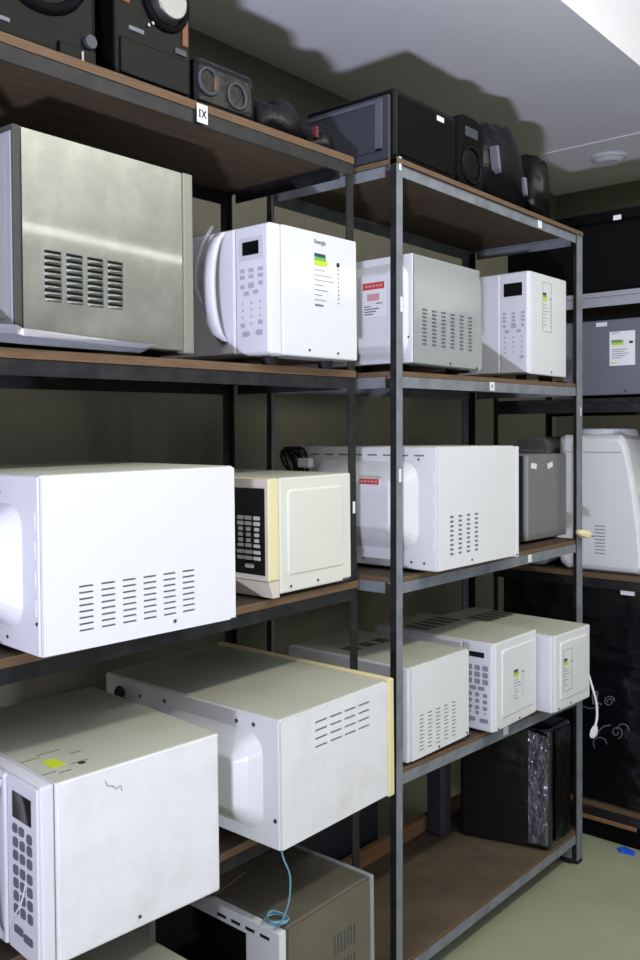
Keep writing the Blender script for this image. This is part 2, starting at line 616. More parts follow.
def body(t, w, d, h, m, mtop, x0=0.0, holes=None, lip=False, bev=0.004, top_vents=None):
    """housing of an oven: sides, dusty top, aisle-side sheet with punched vents"""
    mb = MB()
    mb.box(x0, w, TH if holes else 0, d, 0, h, 0)
    me = mb.mesh('housing', [m, mtop])
    for p in me.polygons:
        if p.normal.z > 0.5:
            p.material_index = 1
    hb = link('housing', me, t, bev)
    if holes:
        s = sheet_with_holes(x0 + 0.002, w - 0.002, 0.002, h - 0.003, TH - 0.0012, holes)
        so = s.build('side_panel', m, t)
        so.location.y = TH - 0.0012 + 0.0002
        hx0, hx1 = min(q[0] for q in holes), max(q[1] for q in holes)
        hz0, hz1 = min(q[2] for q in holes), max(q[3] for q in holes)
        MB().box(hx0 - .004, hx1 + .004, TH - 0.0011, TH - 0.0001, hz0 - .004, hz1 + .004).build('vent_backing', 'dark' if lip else 'slotgrey', t)
        if lip:
            mb = MB()
            for (a, b, c0, c1) in holes:
                n = 6
                pr = []
                for k in range(n + 1):
                    q = math.pi * k / n
                    pr.append(q)
                rings = []
                for xx, sc in ((a, 0.25), ((a * .8 + b * .2), 1), ((a * .2 + b * .8), 1), (b, 0.25)):
                    rings.append([(xx, 0.0006 - 0.004 * sc * math.sin(q), c0 - 0.0026 - 0.0020 * math.cos(q)) for q in pr])
                mb.loops(rings)
            mb.build('louvre', m, t, smooth=True)
    if top_vents:
        for (xa, xb, ya, yb) in top_vents:
            MB().box(xa, xb, ya, yb, h - 0.001, h + 0.0006).build('top_vent', 'topvent', t)
    return hb


def feet(t, w, d, hf, yfront=0.05):
    for x in (0.05, w - 0.05):
        for y in (max(0.05, yfront), d - 0.06):
            MB().cyl((x, y, -hf), (0, 0, 1), 0.014, hf + 0.001, 12, r2=0.017).build('foot', 'rubber', t)


def screws_aisle(t, pts, r=0.0026, y=-0.0005):
    for (x, z) in pts:
        MB().cyl((x, y - 0.0015, z), (0, 1, 0), r, 0.003, 10).build('screw', 'screw', t)


def screws_left(t, pts, x=0.0, r=0.0027):
    for (y, z) in pts:
        MB().cyl((x - 0.0015, y, z), (1, 0, 0), r, 0.003, 10).build('screw', 'screw', t)


def rear_bump(t, d, h, m, y0, y1, z0, z1, p, i, r=0.03, x=0.0):
    """stamped bulge of a microwave's rear plate, on the x=0 face, sticking out towards -x"""
    n = 6
    a = rrect(y0, y1, z0, z1, r + 0.01, n)
    b = rrect(y0 + i * .45, y1 - i * .45, z0 + i * .45, z1 - i * .45, r, n)
    c = rrect(y0 + i, y1 - i, z0 + i, z1 - i, max(0.006, r - i * .4), n)
    e = rrect(y0 + i + .004, y1 - i - .004, z0 + i + .004, z1 - i - .004, max(0.004, r - i * .4), n)
    mb = MB()
    rings = [[(x + 0.0005, yy, zz) for yy, zz in a], [(x - p * 0.5, yy, zz) for yy, zz in b],
             [(x - p * 0.96, yy, zz) for yy, zz in c], [(x - p, yy, zz) for yy, zz in e]]
    mb.loops(rings, cap0=False)
    return mb.build('rear_bulge', m, t)


def keypad(t, panel, x, y0, y1, z0, z1, keys, mkey, th=0.0015, ink=False):
    """keys: (u, v, w, h) fractions; u=0 at the deep side (image left), v=0 at the bottom; placed on plane x facing -x"""
    cache = {}
    for (u, v, kw, kh) in keys:
        W, H = kw * (y1 - y0), kh * (z1 - z0)
        k = (round(W, 4), round(H, 4))
        if k not in cache:
            mb = MB()
            r = min(W, H) * 0.25
            a = rrect(-W / 2, W / 2, -H / 2, H / 2, r, 2)
            mb.loops([[(0.0003, p, q) for p, q in a], [(-th, p * .96, q * .96) for p, q in a]])
            cache[k] = mb.mesh('button', [mkey])
        o = link('button', cache[k], panel)
        o.location = (x, y1 - u * (y1 - y0), z0 + v * (z1 - z0))


def on_panel(name, m, panel, x, y0, y1, z0, z1, u0, u1, v0, v1, th=0.001):
    ya, yb = y1 - u1 * (y1 - y0), y1 - u0 * (y1 - y0)
    za, zb = z0 + v0 * (z1 - z0), z0 + v1 * (z1 - z0)
    return MB().box(x - th, x + 0.0003, ya, yb, za, zb).build(name, m, panel)


def energy_label(t, x0, x1, z0, z1, y, paper=True, title=True, frame=True):
    """printed energy label on an aisle-facing side"""
    W, H = x1 - x0, z1 - z0
    if paper:
        lab = MB().box(x0, x1, y - 0.0006, y, z0, z1).build('energy_label', 'paper', t)
        y -= 0.0006
    else:
        lab = empty('energy_label')
        lab.parent = t
    P = lambda name, m, a, b, c, e: MB().box(x0 + a * W, x0 + b * W, y - 0.0004, y, z0 + c * H, z0 + e * H).build(name, m, lab)
    P('dark_band', 'teal', 0.05, 0.42, .74, .79)
    P('green_band', 'green', 0.05, 0.44, .69, .74)
    P('lime_band', 'lime', 0.05, 0.48, .62, .69)
    mb = MB()
    for k, (a, b) in enumerate(((.05, .4), (.05, .62), (.05, .7), (.05, .36), (.05, .5), (.05, .3), (.05, .44))):
        z = z0 + (.56 - k * 0.07) * H
        mb.box(x0 + a * W, x0 + b * W, y - 0.0004, y, z - 0.0012, z)
    for k in range(9):
        z = z0 + (.12 + k * 0.06) * H
        mb.box(x0 + .84 * W, x0 + .88 * W, y - 0.0004, y, z, z + 0.02 * H)
    mb.build('fine_print', 'ink', lab)
    MB().cyl((x0 + .85 * W, y, z0 + .68 * H), (0, -1, 0), 0.055 * W, 0.0004, 14).build('round_mark', 'inkdark', lab)
    if title:
        text('title', 'Energia', 0.13 * W, (x0 + .24 * W, y - 0.0003, z0 + .95 * H), ROT_AISLE, 'inkdark', lab)
        MB().box(x0 + .06 * W, x0 + .34 * W, y - 0.0004, y, z0 + .05 * H, z0 + .075 * H).build('footer_print', 'ink', lab)
    if frame:
        f = 0.0008
        mb = MB()
        mb.box(x0, x1, y - .0004, y, z0, z0 + f).box(x0, x1, y - .0004, y, z1 - f, z1).box(x0, x0 + f, y - .0004, y, z0, z1).box(x1 - f, x1, y - .0004, y, z0, z1)
        mb.build('label_border', 'ink', lab)
    return lab


def raised_panel(t, x0, x1, z0, z1, m, th=0.004, y=0.0):
    n = 4
    a = rrect(x0, x1, z0, z1, 0.012, n)
    b = rrect(x0 + .005, x1 - .005, z0 + .005, z1 - .005, 0.009, n)
    mb = MB()
    mb.loops([[(p, y + 0.0005, q) for p, q in a], [(p, y - th, q) for p, q in b]], cap0=False)
    return mb.build('embossed_panel', m, t)


def oven(name, X, Y, z0, yaw, phi=0.0):
    return empty(name, (X, Y, z0), (0, -phi, yaw))


def handle_bow(t, parent_door, y, z0, z1, x, bulge, r, m, wide=0.02):
    """bowed vertical handle on the -x face"""
    n = 14
    rings = []
    for k in range(n + 1):
        s = k / n
        z = z0 + (z1 - z0) * s
        q = math.sin(math.pi * s)
        xx = x - 0.004 - bulge * q ** 0.6
        ww = wide * (0.55 + 0.45 * q)
        rings.append([(xx - r, y - ww / 2, z), (xx - r, y + ww / 2, z), (xx - r * .2, y + ww / 2 + .002, z), (xx + r, y + ww / 2, z), (xx + r, y - ww / 2, z), (xx - r * .2, y - ww / 2 - .002, z)])
    mb = MB()
    mb.loops(rings)
    return mb.build('handle', m, parent_door, smooth=True)


# ============================================================ 1 stainless steel oven, black rack second shelf
X, Y = 0.738, 1.226
w, d, h = 0.360, 0.45, 0.322
z = 1.441
t = oven('microwave_oven', X, Y, z, 0.035, PHI)
hl = []
for i in range(4):
    for j in range(8):
        xa = 0.046 + i * 0.0405
        zt = 0.140 - j * 0.0100
        hl.append((xa, xa + 0.031, zt - 0.0046, zt))
body(t, w - 0.024, d, h, 'steel', 'steel', 0.006, hl, lip=True, bev=0.003)
MB().box(w - 0.024, w, -0.002, d, -0.004, h - 0.001).build('end_trim', 'steeltrim', t, 0.003)
fr = MB().box(-0.008, 0.0055, -0.001, d, 0.002, h - 0.001).build('front_bezel', 'darktrim', t, 0.002)
MB().box(-0.0105, -0.0078, 0.002, d, 0.012, h - 0.012).build('front_plate', 'midgrey', t, 0.001)
MB().box(-0.014, -0.0103, 0.10, d - 0.01, 0.03, h - 0.03).build('door', 'glassblack', t, 0.002)
MB().box(-0.0115, -0.0103, 0.015, 0.09, 0.03, h - 0.03).build('control_panel', 'greysilver', t, 0.002)
MB().box(0.085, 0.125, -0.0006 + 0.0012, 0.0015, 0.272, 0.284).build('sticker', 'greysilver', t)
feet(t, w, d, z - lz(X, 1), 0.06)
tag(t, 'stainless steel microwave with four columns of louvred vents', 'microwave')
# plastic tray it stands in
mb = MB()
mb.hexa([(-0.05, -0.006, 0), (0.235, -0.006, 0), (0.235, 0.3, 0), (-0.05, 0.3, 0),
         (-0.05, -0.012, 0.02), (0.262, -0.012, 0.015), (0.262, 0.31, 0.015), (-0.05, 0.31, 0.02)])
mb = MB()
rings = []
for (x, zt, zb) in ((-0.06, 0.016, -0.009), (-0.012, 0.018, -0.009), (0.0, 0.014, -0.0095), (0.19, 0.007, -0.0095), (0.232, 0.006, -0.009), (0.258, 0.006, 0.003)):
    rings.append([(x, -0.004, zb), (x, -0.013, (zt + zb) * .5), (x, -0.010, zt), (x, -0.003, zt), (x, -0.0035, zb)])
mb.loops(rings)
tr = mb.build('base_tray', 'clear', t, smooth=False)
M_tray = mat('translucent_tray', (112, 113, 124), 0.14, coat=0.5)
tr.data.materials.clear()
tr.data.materials.append(M_tray)
tr['label'] = 'pale grey plastic base strip'


# ============================================================ generic front-facing white oven with bowed handle
def front_oven(X, Y, z, yaw, phi, w, d, h, bz, foot, m, mtop, label, pw, disp, keys, mkey, handle=True, handle_z=(0.12, 0.97), yfront=0.05, hm='whiteplastic', bulge=0.035, hoff=0.035):
    t = oven('microwave_oven', X, Y, z, yaw, phi)
    body(t, w, d, h, m, mtop, bz + 0.002)
    MB().box(0.004, bz, 0.0015, d - 0.002, 0.001, h - 0.001).build('front_bezel', 'whiteplastic' if m != 'cream' else 'yellowcream', t, 0.004)
    pan = MB().box(-0.0005, 0.0042, 0.004, pw, 0.004, h - 0.004).build('control_panel', 'whiteplastic', t, 0.002)
    door = MB().box(-0.004, 0.0042, pw + 0.002, d - 0.003, 0.004, h - 0.004).build('door', 'whiteplastic', t, 0.004)
    MB().box(-0.0048, -0.0035, pw + 0.15, d - 0.04, 0.05, h - 0.05).build('door_window', 'glassblack', door)
    if disp:
        on_panel('display', 'glassblack', pan, -0.0005, 0.004, pw, 0.004, h - 0.004, *disp)
    keypad(t, pan, -0.0005, 0.004, pw, 0.004, h - 0.004, keys, mkey)
    if handle:
        handle_bow(t, door, pw + hoff, h * handle_z[0], h * handle_z[1], -0.004, bulge, 0.006, hm, 0.03)
    feet(t, w, d, foot, yfront)
    tag(t, label, 'microwave')
    return t, pan, door


def grid(cols, rows, kw, kh):
    return [(u, v, kw, kh) for v in rows for u in cols]


# 2 white oven with printed label, black rack second shelf
X, Y, z = 1.252, 1.195, 1.4515
keys = grid((.22, .50, .80), (.655, .605), .17, .028) + [(.22, .53, .15, .03), (.5, .535, .2, .04), (.8, .545, .16, .03), (.34, .475, .17, .028), (.64, .48, .17, .028)]
keys += grid((.22, .5, .78), (.40, .345, .29), .05, .018) + [(.22, .225, .15, .035), (.5, .235, .05, .018), (.78, .24, .15, .035), (.32, .155, .25, .04), (.74, .16, .22, .04)]
t, pan, door = front_oven(X, Y, z, -0.005, PHI, 0.272, 0.38, 0.256, 0.036, z - lz(X, 1), 'gloss', 'gloss',
                          'glossy white microwave with printed energy label beside the stainless oven', 0.09,
                          (.22, .74, .775, .88), keys, 'faintkey', hm='whiteplastic', bulge=0.04, hoff=0.03)
on_panel('display_frame', 'keylight', pan, -0.0005, 0.004, .09, 0.004, .252, .1, .88, .735, .915, 0.0004)
energy_label(t, 0.128, 0.222, 0.098, 0.243, -0.0002, paper=False, frame=False)
screws_aisle(t, ((0.115, 0.014), (0.205, 0.012)))
pls = MB().tube(curve_pts([(-0.02, 0.135, 0.262), (-0.05, 0.14, 0.21), (-0.058, 0.145, 0.15), (-0.045, 0.13, 0.09), (-0.01, 0.115, 0.03)], 8), 0.004, 6).build('plastic_wrap', 'clear', door, smooth=True)

# 4 white oven with black display, grey rack second shelf
X, Y, z = 2.326, 1.208, 1.4725
keys = grid((.15, .5, .85), (.60, .56, .525), .15, .02) + [(.5, .475, .2, .05), (.15, .475, .12, .03), (.85, .475, .12, .03), (.25, .42, .18, .03), (.7, .42, .18, .03)]
keys += grid((.18, .5, .82), (.36, .31, .26, .21), .06, .02) + [(.82, .16, .14, .03)]
t, pan, door = front_oven(X, Y, z, -0.012, 0, 0.240, 0.34, 0.295, 0.012, z - rz(X, 1), 'gloss', 'gloss',
                          'glossy white microwave with large black display beside the silver one', 0.088,
                          (.12, .82, .77, .90), keys, 'faintkey', handle=False)
energy_label(t, 0.085, 0.142, 0.128, 0.272, -0.0002, paper=False, title=False)
MB().box(0.20, 0.24, -0.003, 0.03, -0.026, -0.012).build('rear_foot', 'black', t, 0.003)
screws_aisle(t, ((0.14, 0.012),))

# 3 silver grey oven seen from behind, grey rack second shelf
X, Y, z = 1.695, 1.166, 1.4605
w, d, h = 0.286, 0.38, 0.252
t = oven('microwave_oven', X, Y, z, -0.013, 0)
body(t, w, d, h, 'greysilver', 'greysilver', 0.0, slots(6, 10, 0.034, 0.128, 0.0395, 0.0088, 0.019, 0.0050))
MB().box(-0.004, 0.0, 0.002, d - 0.002, 0.002, h - 0.002).build('rear_plate', 'white', t, 0.001)
rear_bump(t, d, h, 'white', 0.012, d - 0.012, 0.012, h - 0.018, 0.032, 0.028, 0.03, -0.004)
lab = MB().box(-0.0374, -0.0360, 0.054, 0.120, 0.108, 0.192).build('warning_label', 'paper', t)
MB().box(-0.0378, -0.0373, 0.056, 0.118, 0.172, 0.188).build('red_band', 'red', lab)
MB().box(-0.0378, -0.0373, 0.070, 0.105, 0.146, 0.162).build('pink_print', 'pink', lab)
mb = MB()
for k, (a, b) in enumerate(((.062, .080), (.095, .114), (.070, .114), (.080, .114), (.088, .114))):
    mb.box(-0.0378, -0.0373, a, b, .138 - k * .006, .1405 - k * .006)
mb.build('fine_print', 'ink', lab)
mb = MB()
for k in range(5):
    mb.box(-0.0381, -0.0377, 0.062 + k * 0.0105, 0.069 + k * 0.0105, 0.1775, 0.1825)
mb.build('band_print', 'pink', lab)
MB().box(0.098, 0.148, 0.0008, 0.0014, 0.222, 0.236).build('sticker', 'paper', t)
screws_aisle(t, ((0.15, 0.008), (0.27, 0.004)))
screws_left(t, ((0.012, 0.06),), -0.004)
# its door hanging ajar at the far end
mb = MB()
mb.hexa([(0.288, 0.004, -0.006), (0.305, 0.004, 0.006), (0.375, 0.33, 0.006), (0.358, 0.33, -0.006),
         (0.288, 0.004, 0.238), (0.300, 0.004, 0.222), (0.370, 0.33, 0.222), (0.358, 0.33, 0.238)])
mb.build('door', 'greysilver', t, 0.003)
feet(t, w, d, z - rz(X, 1))
tag(t, 'silver grey microwave with six vent columns, back turned showing red warning label', 'microwave')

# ============================================================ 5 big white oven, black rack third shelf
X, Y, z = 0.729, 1.148, 0.9705
w, d, h = 0.364, 0.45, 0.266
t = oven('microwave_oven', X, Y, z, -0.074, PHI)
body(t, w, d, h, 'white', 'dusty', 0.0, slots(6, 8, 0.060, 0.098, 0.038, 0.0094, 0.0245, 0.0030))
MB().box(-0.004, 0.0, 0.003, d - 0.003, 0.003, h - 0.003).build('rear_plate', 'whiteplastic', t, 0.001)
rear_bump(t, d, h, 'whiteplastic', 0.05, d - 0.04, 0.035, h - 0.045, 0.05, 0.045, 0.03, -0.004)
for k in range(4):
    MB().box(-0.0052, -0.0035, 0.010, 0.014, 0.06 + k * 0.042, 0.085 + k * 0.042).build('panel_tab', 'white', t)
screws_left(t, ((0.008, 0.05), (0.10, 0.018), (0.13, 0.02), (0.16, 0.018), (0.12, h - 0.03), (0.15, h - 0.03)), -0.004)
screws_aisle(t, ((0.233, 0.018),))
MB().box(0.17, 0.205, 0.0004, 0.0012, 0.232, 0.242).build('sticker', 'whitedirty', t)
MB().box(w - 0.014, w + 0.001, -0.001, 0.02, -0.003, 0.004).build('corner_foot', 'rubber', t)
feet(t, w, d, max(0.004, z - lz(X, 2)), 0.13)
tag(t, 'large plain white microwave with six columns of thin slots, on third shelf', 'microwave')

# ============================================================ 6 cream oven with black keypad
X, Y, z = 1.273, 1.216, 0.980
w, d, h = 0.258, 0.40, 0.231
t = oven('microwave_oven', X, Y, z, 0.0, PHI)
body(t, w, d, h, 'cream', 'dusty', 0.032)
MB().box(0.0, 0.030, 0.0005, d - 0.002, 0.028, h - 0.001).build('front_bezel', 'yellowcream', t, 0.003)
MB().hexa([(0.012, 0.0008, -0.006), (0.0305, 0.0008, -0.006), (0.0305, d - 0.003, -0.006), (0.012, d - 0.003, -0.006),
           (0.0, 0.0006, 0.027), (0.0305, 0.0006, 0.027), (0.0305, d - 0.003, 0.027), (0.0, d - 0.003, 0.027)]).build('lower_bezel', 'creampl', t, 0.001)
MB().box(-0.002, 0.0, 0.002, d - 0.002, 0.029, h - 0.002).build('fascia', 'creampl', t)
pan = MB().box(-0.005, -0.0018, 0.008, 0.098, 0.040, h - 0.020).build('control_panel', 'glassblack', t, 0.001)
keys = grid((.28, .52, .78), (.655, .59), .20, .045) + grid((.28, .52, .78), (.525, .46, .395), .14, .042)
keys += grid((.28, .52, .78), (.335,), .19, .04) + grid((.28, .52, .78), (.26, .19), .22, .042) + [(.55, .10, .26, .045)]
keypad(t, pan, -0.005, 0.008, 0.098, 0.040, h - 0.020, keys, 'keycream')
dr = MB().box(-0.006, -0.0018, 0.1015, d - 0.01, 0.040, h - 0.020).build('door', 'glassblack', t, 0.001)
MB().box(-0.0066, -0.002, 0.0985, 0.1010, 0.040, h - 0.020).build('chrome_strip', 'chrome', t)
raised_panel(t, 0.052, w - 0.025, 0.032, h - 0.024, 'cream', 0.003)
screws_aisle(t, ((0.062, 0.012), (0.145, 0.013)))
mb = MB()
for k in range(5):
    mb.box(w - 0.03 + k * 0.006, w - 0.0265 + k * 0.006, -0.0008, 0.002, 0.0015, 0.006)
mb.build('seam_tabs', 'dark', t)
feet(t, w, d, z - lz(X, 2), 0.06)
tag(t, 'old cream microwave with yellowed bezel and black keypad', 'microwave')

# ============================================================ 7 white oven, grey rack third shelf, back turned
X, Y, z = 1.734, 1.126, 0.9835
w, d, h = 0.389, 0.470, 0.287
t = oven('microwave_oven', X, Y, z, 0.009, 0)
body(t, w - 0.016, d, h, 'white', 'dusty', 0.0, slots(4, 9, 0.052, 0.125, 0.0375, 0.0108, 0.018, 0.0056))
MB().box(w - 0.015, w, -0.001, d, -0.003, h - 0.002).build('front_bezel', 'whiteplastic', t, 0.003)
MB().box(-0.004, 0.0, 0.003, d - 0.003, 0.003, h - 0.003).build('rear_plate', 'white', t, 0.001)
rear_bump(t, d, h, 'white', 0.05, d - 0.10, 0.045, h - 0.035, 0.05, 0.05, 0.035, -0.004)
for k in range(9):
    MB().box(-0.0048, -0.0035, 0.035 + k * 0.045, 0.062 + k * 0.045, h - 0.023, h - 0.0195).build('rear_slot', 'slotgrey', t)
lab = MB().box(-0.0550, -0.0538, 0.125, 0.185, 0.185, 0.212).build('warning_label', 'paper', t)
MB().box(-0.0554, -0.0549, 0.127, 0.183, 0.198, 0.211).build('red_band', 'red', lab)
mb = MB()
for k in range(5):
    mb.box(-0.0557, -0.0553, 0.131 + k * 0.0105, 0.138 + k * 0.0105, 0.2025, 0.2070)
mb.build('band_print', 'pink', lab)
screws_left(t, ((0.035, 0.018), (0.07, 0.018), (0.12, 0.018), (0.21, 0.016), (0.25, 0.016), (0.05, h - 0.03)), -0.004)
for k in range(4):
    MB().box(-0.0052, -0.0035, 0.010, 0.014, 0.05 + k * 0.05, 0.075 + k * 0.05).build('panel_tab', 'white', t)
screws_aisle(t, ((0.15, 0.014), (w - 0.012, 0.004)))
mb = MB()
ctrl = [(-0.006, 0.40, 0.18)]
for k in range(34):
    a = k * 0.74
    ctrl.append((-0.022 - 0.012 * math.sin(k * 1.7), 0.41 + 0.042 * math.cos(a) + 0.008 * math.sin(k * 2.3), 0.236 + 0.046 * math.sin(a * 1.08)))
mb.tube(curve_pts(ctrl, 6), 0.0036, 6)
co = mb.build('power_cord', 'rubber', t, smooth=True)
co['label'] = 'bundled black power cord'
pg = MB().box(-0.05, -0.03, 0.345, 0.385, 0.232, 0.256).build('plug', 'paper', t, 0.004)
feet(t, w, d, z - rz(X, 2), 0.08)
tag(t, 'white microwave with four slot columns and black cord bundle, back turned', 'microwave')

# ============================================================ 8 dark grey oven, grey rack third shelf
X, Y, z = 2.362, 1.235, 0.990
w, d, h = 0.27, 0.30, 0.252
t = oven('microwave_oven', X, Y, z, 0.0, 0)
body(t, w, d, h, 'darkgrey', 'darkgrey', 0.0)
fr = MB().box(-0.028, -0.001, 0.006, d - 0.004, 0.004, h - 0.004).build('door', 'glassblack', t, 0.003)
MB().box(-0.03, -0.0275, 0.012, 0.07, 0.01, h - 0.01).build('control_panel', 'black', t)
MB().box(0.004, 0.014, -0.002, 0.001, 0.002, h - 0.003).build('edge_strip', 'greysilver', t, 0.001)
for xx, aa in ((0.05, 0.1), (0.155, -0.2)):
    s = MB().box(-0.017, 0.017, -0.0006, 0.0004, -0.008, 0.008).build('sticker', 'paper', t)
    s.location = (xx, 0, 0.218)
    s.rotation_euler = (0, aa, 0)
feet(t, w, d, z - rz(X, 2), 0.05)
tag(t, 'dark grey microwave with black front next to the white one on third shelf', 'microwave')

# ============================================================ 9 white oven with grey keys, lower left
X, Y, z = 0.713, 1.129, 0.530
keys = [(.28, .715, .17, .052), (.5, .715, .17, .052), (.76, .70, .17, .055)] + grid((.29, .52, .76), (.635, .56), .17, .055)
keys += grid((.29, .52, .76), (.475, .40, .325, .25), .17, .055)
keys += [(.36, .135, .30, .045), (.68, .12, .30, .045)]
t, pan, door = front_oven(X, Y, z, -0.086, PHI, 0.323, 0.40, 0.264, 0.026, z - lz(X, 3), 'whitedirty', 'dusty',
                          'scuffed white microwave with dark grey keys, lime label on top', 0.096,
                          (.2, .82, .775, .925), keys, 'keydark', handle_z=(.06, .95), yfront=0.14, hoff=0.014, bulge=0.022)
tl = empty('energy_label')
tl.parent = t
MB().box(0.052, 0.075, 0.055, 0.092, 0.2635, 0.2645).build('lime_band', 'lime', tl)
mb = MB()
for k, (a, b, c0) in enumerate(((.03, .05, .04), (.08, .11, .05), (.10, .12, .09), (.05, .07, .03), (.03, .06, .11), (.06, .10, .12))):
    mb.box(a, b, c0, c0 + 0.0035, 0.2635, 0.2644)
mb.build('fine_print', 'fadedink', tl)
MB().cyl((0.095, 0.045, 0.2635), (0, 0, 1), 0.006, 0.0009, 12).build('round_mark', 'inkdark', tl)
screws_aisle(t, ((0.165, 0.018),))
mb = MB()
mb.tube(curve_pts([(0.108, -0.0005, 0.245), (0.112, -0.0008, 0.236), (0.12, -0.0006, 0.234), (0.126, -0.0008, 0.228), (0.134, -0.0006, 0.230), (0.136, -0.0008, 0.222)], 4), 0.0006, 5)
mb.build('scuff', 'key', t)
MB().tube(curve_pts([(-0.004, 0.085, 0.03), (-0.012, 0.06, 0.06), (-0.008, 0.04, 0.09), (-0.002, 0.035, 0.12)], 6), 0.0012, 5).build('plastic_strand', 'paper', t, smooth=True)

# ============================================================ 10 white oven sticking out, back turned, fourth shelf
X, Y, z = 1.194, 1.109, 0.540
w, d, h = 0.346, 0.52, 0.240
t = oven('microwave_oven', X, Y, z, -0.003, PHI)
body(t, w - 0.022, d, h, 'whitedirty', 'dusty', 0.0, slots(4, 4, 0.095, 0.213, 0.044, 0.0155, 0.036, 0.0042))
MB().box(w - 0.021, w, -0.001, d, -0.004, h + 0.002).build('front_bezel', 'yellowcream', t, 0.003)
MB().box(-0.004, 0.0, 0.003, d - 0.003, 0.003, h - 0.003).build('rear_plate', 'white', t, 0.001)
rear_bump(t, d, h, 'white', 0.042, d - 0.08, 0.026, h - 0.034, 0.040, 0.040, 0.028, -0.004)
screws_left(t, ((0.012, 0.055), (0.065, h - 0.020), (0.11, h - 0.022), (0.32, h - 0.025), (0.40, h - 0.03)), -0.004, 0.004)
MB().tube(curve_pts([(-0.006, 0.455, h - 0.035), (-0.02, 0.45, h - 0.02), (-0.03, 0.44, h - 0.03), (-0.012, 0.43, h - 0.05)], 6), 0.007, 7).build('cord_stub', 'rubber', t, smooth=True)
feet(t, w, d, z - lz(X, 3), 0.17)
tag(t, 'white microwave jutting out with yellowed far edge and four short slot columns', 'microwave')

# ============================================================ 11 brown metal oven at the bottom
X, Y, z = 1.250, 1.157, 0.112
w, d, h = 0.285, 0.42, 0.245
t = oven('microwave_oven', X, Y, z, -0.004, PHI)
hl = slots(7, 1, 0.150, 0.170, 0.0105, 0.01, 0.0055, 0.040) + slots(7, 1, 0.150, 0.110, 0.0105, 0.01, 0.0055, 0.040)
body(t, w - 0.014, d, h, 'olive', 'olive', 0.016, hl, bev=0.005)
MB().box(w - 0.013, w, -0.001, d, -0.003, h + 0.001).build('end_trim', 'greysilver', t, 0.003)
for k in range(9):
    MB().box(0.12 + k * 0.014, 0.127 + k * 0.014, 0.13, 0.19, h - 0.001, h + 0.0006).build('top_vent', 'topvent', t)
for k in range(9):
    MB().box(0.12 + k * 0.014, 0.127 + k * 0.014, 0.24, 0.30, h - 0.001, h + 0.0006).build('top_vent', 'topvent', t)
mb = MB()
mb.box(-0.004, 0.015, 0.004, 0.095, 0.0, h - 0.004)
mb.box(-0.004, 0.015, d - 0.03, d, 0.0, h - 0.004)
mb.box(-0.004, 0.015, 0.095, d - 0.03, h - 0.035, h - 0.004)
mb.box(-0.004, 0.015, 0.095, d - 0.03, 0.0, 0.03)
mb.build('front_frame', 'whitedirty', t, 0.002)
MB().box(0.010, 0.0158, 0.09, d - 0.025, 0.028, h - 0.033).build('door_window', 'glassblack', t)
mb = MB()
for k in range(4):
    mb.box(-0.0048, -0.0035, 0.03 + k * 0.04, 0.055 + k * 0.04, h - 0.026, h - 0.020)
mb.build('hinge_slots', 'dark', t)
MB().box(0.098, 0.140, 0.0008, 0.0014, 0.205, 0.219).build('sticker', 'paper', t)
feet(t, w, d, z - lz(X, 4), 0.10)
tag(t, 'dull brown metal microwave with vertical vent slots on the bottom shelf', 'microwave')
cb = MB().hexa([(0, 0, 0), (0.11, 0.02, 0), (0.13, 0.2, 0), (0.01, 0.22, 0), (0, 0, 0.003), (0.11, 0.02, 0.003), (0.13, 0.2, 0.003), (0.01, 0.22, 0.003)]).build('paper_sheet', 'cardboard')
cb.location = (1.25, 1.35, 0.112 + h + 0.0015)
cb.rotation_euler = (0, -PHI, 0)
tag(cb, 'brown paper sheet lying on top of the brown metal microwave', 'paper')
# pale blue wire hanging onto its corner
a = on_z(262, 846, 0.53)
tp = Vector((1.262, 1.176, 0.112 + h))
ctrl = [(1.216, 1.135, 0.5385), (1.216, 1.125, 0.515), (1.236, 1.128, 0.475), (1.243, 1.138, 0.42), (1.242, 1.158, 0.375), (1.252, 1.178, 0.3585)]
for k in range(16):
    q = k * 1.15
    ctrl.append((1.262 + 0.020 * math.cos(q) + 0.004 * math.sin(k * 2.1), 1.186 + 0.022 * math.sin(q), 0.3610 + 0.004 * ((k * 7) % 5) / 5 + k * 0.0006))
wr = MB().tube(curve_pts(ctrl, 7), 0.0017, 6).build('hanging_wire', 'wire', smooth=True)
tag(wr, 'pale blue wire dangling in a loop onto the brown metal microwave', 'wire')

# second oven on the bottom shelf
X, Y, z = 0.76, 1.20, 0.105
t = oven('microwave_oven', X, Y, z, 0.0, PHI)
w, d, h = 0.33, 0.42, 0.235
body(t, w, d, h, 'midgrey', 'dusty', 0.02)
MB().box(0.0, 0.019, 0.001, d - 0.002, 0.001, h - 0.002).build('door', 'black', t, 0.003)
feet(t, w, d, z - lz(X, 4))
tag(t, 'grey topped microwave on bottom shelf under the one with dark grey keys', 'microwave')

# ============================================================ 12-14 white ovens on the grey rack's fourth shelf
X, Y, z = 1.680, 1.170, 0.551
w, d, h = 0.262, 0.372, 0.216
t = oven('microwave_oven', X, Y, z, -0.002, 0)
body(t, w, d, h, 'white', 'dusty', 0.012, slots(5, 10, 0.045, 0.100, 0.0345, 0.0088, 0.018, 0.0036),
     top_vents=[(0.05, 0.09, 0.20, 0.24), (0.11, 0.15, 0.20, 0.24), (0.17, 0.21, 0.2, 0.24)])
MB().box(0.0, 0.0115, 0.002, d - 0.002, 0.001, h - 0.002).build('front_bezel', 'whiteplastic', t, 0.003)
MB().box(-0.004, 0.0005, 0.1, d - 0.03, 0.03, h - 0.03).build('door_window', 'glassblack', t, 0.001)
MB().box(0.20, 0.225, 0.0004, 0.0012, 0.186, 0.196).build('sticker', 'whitedirty', t)
screws_aisle(t, ((0.125, 0.008), (w - 0.012, 0.010)))
